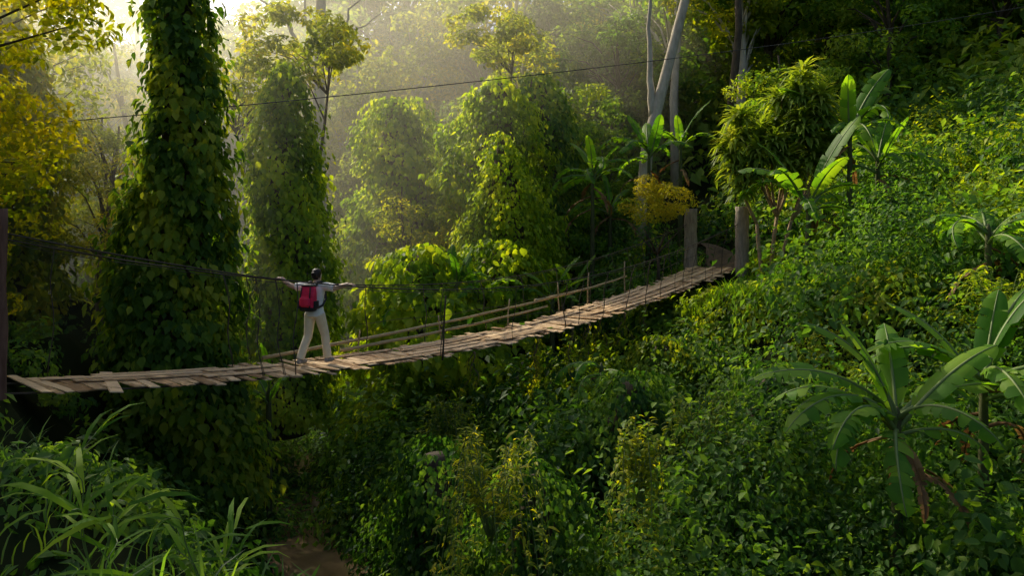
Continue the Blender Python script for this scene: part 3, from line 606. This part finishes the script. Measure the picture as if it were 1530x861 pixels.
# --- dracaena
def strap(name,base,tufts,L,label,stem=.07):
    e=empty(name,base); tag(e,label,"tree"); mb=MB(); Ps=[];Ns=[];Ts=[];rn=[];Ls=[]
    forks=[Vector((-.25,0,1.7)),Vector((.35,.1,1.9)),Vector((.7,-.1,1.8))]
    roots=[Vector((-.12,0,-.2)),Vector((.05,.1,-.2)),Vector((.16,-.05,-.2))]
    for f,r0 in zip(forks,roots): mb.tube([r0,r0.lerp(f,.4)+Vector((.03,0,0)),r0.lerp(f,.75),f],[stem,stem*.85,stem*.8,stem*.7],8)
    for tx,ty,tz in tufts:
        en=Vector((tx,ty,tz)); s=min(forks,key=lambda q:(q-en).length); k=6
        pts=[s.lerp(en,i/(k-1))+Vector((.12*math.sin(math.pi*i/(k-1))*(1 if tx>s.x else -1),0,0)) for i in range(k)]
        mb.tube(pts,[stem*(.65-.3*i/(k-1)) for i in range(k)],7)
        for sub in range(4):
            c=np.array([tx,ty,tz])+rng.normal(0,.05,3)+np.array([0,0,-.22*sub]); n=50
            el=np.arcsin(rng.uniform(-.15,1,n)); az=rng.uniform(0,6.28,n)
            d=np.stack([np.cos(el)*np.cos(az),np.cos(el)*np.sin(az),np.sin(el)],1)
            nn=np.stack([-np.sin(el)*np.cos(az),-np.sin(el)*np.sin(az),np.cos(el)],1)
            Ps.append(c+d*.04);Ts.append(d);Ns.append(nn+rng.normal(0,.08,(n,3)));rn.append(np.clip(rng.random(n)*.5+.45-.12*sub,0,1));Ls.append(L*rng.uniform(.7,1.1,n))
    P=np.concatenate(Ps);Ls=np.concatenate(Ls)
    mb.obj('trunk',[M_slim],e,True)
    link(bpy.data.objects.new('crown',leaves_mesh('crown',P,np.concatenate(Ns),np.concatenate(Ts),Ls,.1,np.concatenate(rn),TD,M_strap)),e)
strap('dracaena_tree',(7.2,22.6,Hf(7.2,22.6)),[(-.75,0,4.7),(-.15,.3,4.4),(-1.0,-.1,3.9),(-.4,-.3,3.7),(.15,-.3,4.0),(1.0,0,5.9),(.55,.3,5.3),(1.5,-.2,5.3),(.95,-.3,4.8),(1.85,.1,4.6),(.5,.3,4.5),(1.75,0,3.9),(1.2,-.3,4.0),(.6,-.3,3.5),(1.3,.3,5.),(-.7,0,3.2),(1.6,.2,3.3)],.66,"multi-stemmed dracaena with rounded tufts of strap leaves")
# --- yellow bush tree
mtr=MB(); mtr.tube([(0,0,-.2),(.05,0,.6),(.0,0,1.2)],[.06,.05,.04],8)
for a in range(6): mtr.tube([(0,0,1.0),(.35*math.cos(a),.35*math.sin(a),1.4),(.75*math.cos(a),.75*math.sin(a),1.8)],[.035,.025,.01],6)
e=empty('yellow_shrub_tree',(4.35,23.9,-1.9)); tag(e,"small round-crowned tree with yellow-orange leaves beside the path","tree"); mtr.obj('trunk',[M_bark],e,True)
cs=[]
while len(cs)<34:
    p=rng.uniform(-1,1,3)
    if (p**2).sum()<1: cs.append((p[0]*.95,p[1]*.85,2.6+p[2]*.7))
P,N,T,L,r=crown_pts(cs,.32,100,.09); link(bpy.data.objects.new('crown',leaves_mesh('crown',P,N,T,L,L*.5,r,T6,M_yel)),e)
def arching(name,base,ns,reach,h,leaf,lw,label,cat,mat=M_grass,az=(0,6.28),dens=26,drop=1.3,sr=.008,up=0.):
    e=empty(name,base); tag(e,label,cat); mb=MB(); P=[];N=[];T=[];L=[]
    for s in range(ns):
        a=random.uniform(*az); rc=reach*random.uniform(.5,1.1); hh=h*random.uniform(.6,1.15); pts=[]
        for i in range(12):
            u=i/11; r=rc*u; z=hh*(math.sin(min(u*1.9,math.pi)*.9))-drop*hh*max(0,u-.55)
            pts.append(Vector((r*math.cos(a)+.02*math.sin(i+s),r*math.sin(a),z)))
        mb.tube(pts,[sr*(1-.7*i/11) for i in range(12)],5)
        for k in range(dens):
            u=.15+.85*(k+random.random())/dens; f=u*11; i=min(int(f),10); p=pts[i].lerp(pts[i+1],f-i); t=(pts[i+1]-pts[i]).normalized()
            sd=Vector((-math.sin(a),math.cos(a),0))*random.choice([-1,1])
            P.append(p);d=t*.7+sd*random.uniform(.3,.9)+Vector((0,0,random.uniform(-.6,.25)+up));T.append(d);N.append(Vector((random.gauss(0,.45),random.gauss(0,.35)-(.5 if up else 0),1)));L.append(leaf*random.uniform(.6,1.15))
    n=len(P);L=np.array(L)
    mb.obj('stem',[M_rib],e,True)
    link(bpy.data.objects.new('foliage',leaves_mesh('foliage',np.array(P),np.array(N),np.array(T),L,L*lw,rng.random(n),TB,mat)),e)
arching('bamboo_shrub',(-.25,9.3,-3.7),28,1.0,1.4,.16,.22,"drooping bamboo-like shrub with fine bright leaves","shrub",M_gold,dens=36,drop=3.8)
arching('leafy_shrub',(1.6,9.9,-3.6),26,.45,1.4,.13,.36,"upright leafy shrub with sunlight put into its leaf colour","shrub",M_gold,dens=32,drop=3.4)
arching('leafy_shrub',(3.2,13.5,-4.4),30,.8,1.8,.16,.3,"upright leafy shrub with sunlight put into its leaf colour","shrub",M_underY,dens=30,drop=2)
arching('leafy_shrub',(-1.2,16.3,-4.9),30,.8,1.6,.16,.3,"upright leafy shrub with sunlight put into its leaf colour","shrub",M_underY,dens=30,drop=2)
for (x,y,h) in ((8.2,17.5,1.2),(10.8,19.,1.3),(6.9,15.,1.2),(9.,14.6,1.5),(11.5,17.,1.4),(12.5,21,1.5),(7.6,18.9,1.),(10.2,13.8,1.4)):
    arching('fern_plant',(x,y,Hf(x,y)+.15),22,1.,h,.2,.2,"large fern with arching fronds on the slope","fern",M_bright,dens=38)
for (x,y,n,re,h,lf) in ((-2.3,4.4,4,.22,.8,.42),(-1.75,4.6,4,.25,.65,.4),(-1.45,4.4,2,.3,.32,.34),(-2.8,4.9,2,.25,.7,.4),(-2.0,3.9,2,.3,.34,.32)):
    arching('reed_plant',(x,y,min(Hf(x,y),-1.9)),n,re,h,lf,.08,"reed-like plant with long pointed green leaves","plant",M_grass,dens=7,drop=.2,sr=.005,up=.9)
def creeper(p,l,label="thin dry creeper with sparse leaves hanging from the bridge"):
    e=empty('hanging_creeper',p); tag(e,label,"vine",group="creepers hanging below the bridge"); mb=MB(); P=[];T=[];N=[]
    for q in range(3):
        dx,dy=random.uniform(-.15,.15),random.uniform(-.15,.15); pts=[]; ll=l*random.uniform(.6,1)
        for i in range(12):
            u=i/11; pts.append(Vector((dx*u*2+.05*math.sin(i*.9+q),dy*u*2+.04*math.cos(i*.7+q*2),-ll*u)))
        mb.tube(pts,[.012*(1-.6*i/11) for i in range(12)],5)
        for k in range(int(ll*34)):
            f=random.random()**.7*11; i=min(int(f),10); P.append(pts[i].lerp(pts[i+1],f-i)+Vector((random.gauss(0,.05),random.gauss(0,.05),0))); T.append((random.gauss(0,.6),random.gauss(0,.6),-1)); N.append((random.gauss(0,1),random.gauss(0,1),.4))
    n=len(P); L=rng.uniform(.06,.13,n); mb.obj('stem',[M_dry],e,True); link(bpy.data.objects.new('foliage',leaves_mesh('foliage',np.array(P),np.array(N),np.array(T),L,L*.6,rng.random(n),T6,M_gold)),e)
for t,la,l in ((3.2,.66,.9),(5.1,.68,1.3),(5.6,.3,1.7),(6.3,.66,1.7),(6.9,.68,1.4),(7.7,.4,1.6),(8.3,.68,1.1),(9.2,.66,1.3)):
    q=BP(t,la,dz(t)-.07); creeper(q,min(l,max(.4,q.z-Hf(q.x,q.y))))
n=1800; x=rng.uniform(-5,1.2,n); y=rng.uniform(2.5,8,n); s=-sdist(x,y); k=(s>3.6)&(np.hypot(x,y)>3.2); x=x[k];y=y[k];n=len(x)
P=np.stack([x,y,H(x,y)-.03],1); a=rng.uniform(0,6.28,n); T=np.stack([np.cos(a)*.4,np.sin(a)*.4,np.ones(n)],1); N=np.stack([-np.cos(a),-np.sin(a),np.full(n,.5)],1)+rng.normal(0,.2,(n,3))
L=rng.uniform(.15,.45,n)
o=link(bpy.data.objects.new('grass',leaves_mesh('grass',P,N,T,L,.014,rng.random(n),TB,M_under))); tag(o,"tall green grass on the bank edge","grass",kind='stuff')
n=14000; x=rng.uniform(3,12,n); y=rng.uniform(17,27,n); k=(pathd(x,y)>.7)&(pathd(x,y)<5.5); x=x[k];y=y[k];n=len(x)
tt=(x-O.x)*D.x+(y-O.y)*D.y; la=(x-O.x)*Nn.x+(y-O.y)*Nn.y; k=~((abs(la)<1.1)&(tt<14.4)); x=x[k];y=y[k];n=len(x)
P=np.stack([x,y,H(x,y)],1); a=rng.uniform(0,6.28,n); T=np.stack([np.cos(a)*.6,np.sin(a)*.6,np.ones(n)],1); N=np.stack([-np.cos(a),-np.sin(a),np.full(n,.5)],1)+rng.normal(0,.2,(n,3))
o=link(bpy.data.objects.new('grass',leaves_mesh('grass',P,N,T,rng.uniform(.2,.55,n),.03,rng.random(n),TB,M_grass))); tag(o,"tufts of grass beside the bridge landing","grass",kind='stuff')
# ------------------------------------------------------------------ mist : wedge shaped banks of humid air over the valley, the second tinted for golden glow
def mist(poly,z0,z1,d,g=.7,col=(1,.93,.74,1)):
    m,nt,Nd,Lk=newmat('mist'); v=Nd.new('ShaderNodeVolumeScatter'); v.inputs['Color'].default_value=col; v.inputs['Density'].default_value=d; v.inputs['Anisotropy'].default_value=g
    oo=Nd.new('ShaderNodeOutputMaterial'); Lk.new(v.outputs[0],oo.inputs['Volume'])
    k=len(poly); vs=[(x,y,z0) for x,y in poly]+[(x,y,z1) for x,y in poly]
    fs=[tuple(range(k-1,-1,-1)),tuple(range(k,2*k))]+[(i,(i+1)%k,k+(i+1)%k,k+i) for i in range(k)]
    b=MB(); b.add(vs,fs); tag(b.obj('mist',[m]),kind='structure')
mist([(-45,13.),(-8,13.6),(30,62),(-60,64)],-7,11.5,.020,.62,(1,.94,.76,1))
mist([(-40,11.2),(-8.6,12.6),(-6.9,17.),(-16,44),(-45,50)],-6.5,11.0,.024,.7,(1,.84,.48,1))  # added bank, golden sun glow is put into its scatter colour
# ------------------------------------------------------------------ light, world, camera
AZ=math.radians(-41); EL=math.radians(38)
sv=Vector((math.sin(AZ)*math.cos(EL),math.cos(AZ)*math.cos(EL),math.sin(EL)))
ld=bpy.data.lights.new('sun','SUN'); ld.energy=5; ld.angle=math.radians(.5); ld.color=(1,.89,.64)
lo=bpy.data.objects.new('sun',ld); lo.rotation_euler=sv.to_track_quat('Z','Y').to_euler(); COL.objects.link(lo)
w=bpy.data.worlds.new("World"); sc.world=w; w.use_nodes=True; nt=w.node_tree
sky=nt.nodes.new('ShaderNodeTexSky'); sky.sky_type='NISHITA'; sky.sun_disc=False; sky.sun_elevation=EL; sky.sun_rotation=AZ%(2*math.pi); sky.dust_density=5
bg=nt.nodes['Background']; bg.inputs[1].default_value=.15; nt.links.new(sky.outputs[0],bg.inputs[0])
cd=bpy.data.cameras.new('camera'); cd.lens=28; cd.sensor_width=36; cd.shift_y=-.0618; cd.clip_end=1500; cd.clip_start=.05
co=bpy.data.objects.new('camera',cd); co.location=(0,0,0); co.rotation_euler=(math.pi/2,0,0); COL.objects.link(co); sc.camera=co
sc.view_settings.view_transform='Standard'; sc.view_settings.look='None'; sc.view_settings.exposure=0
print('LEAVES',tot)
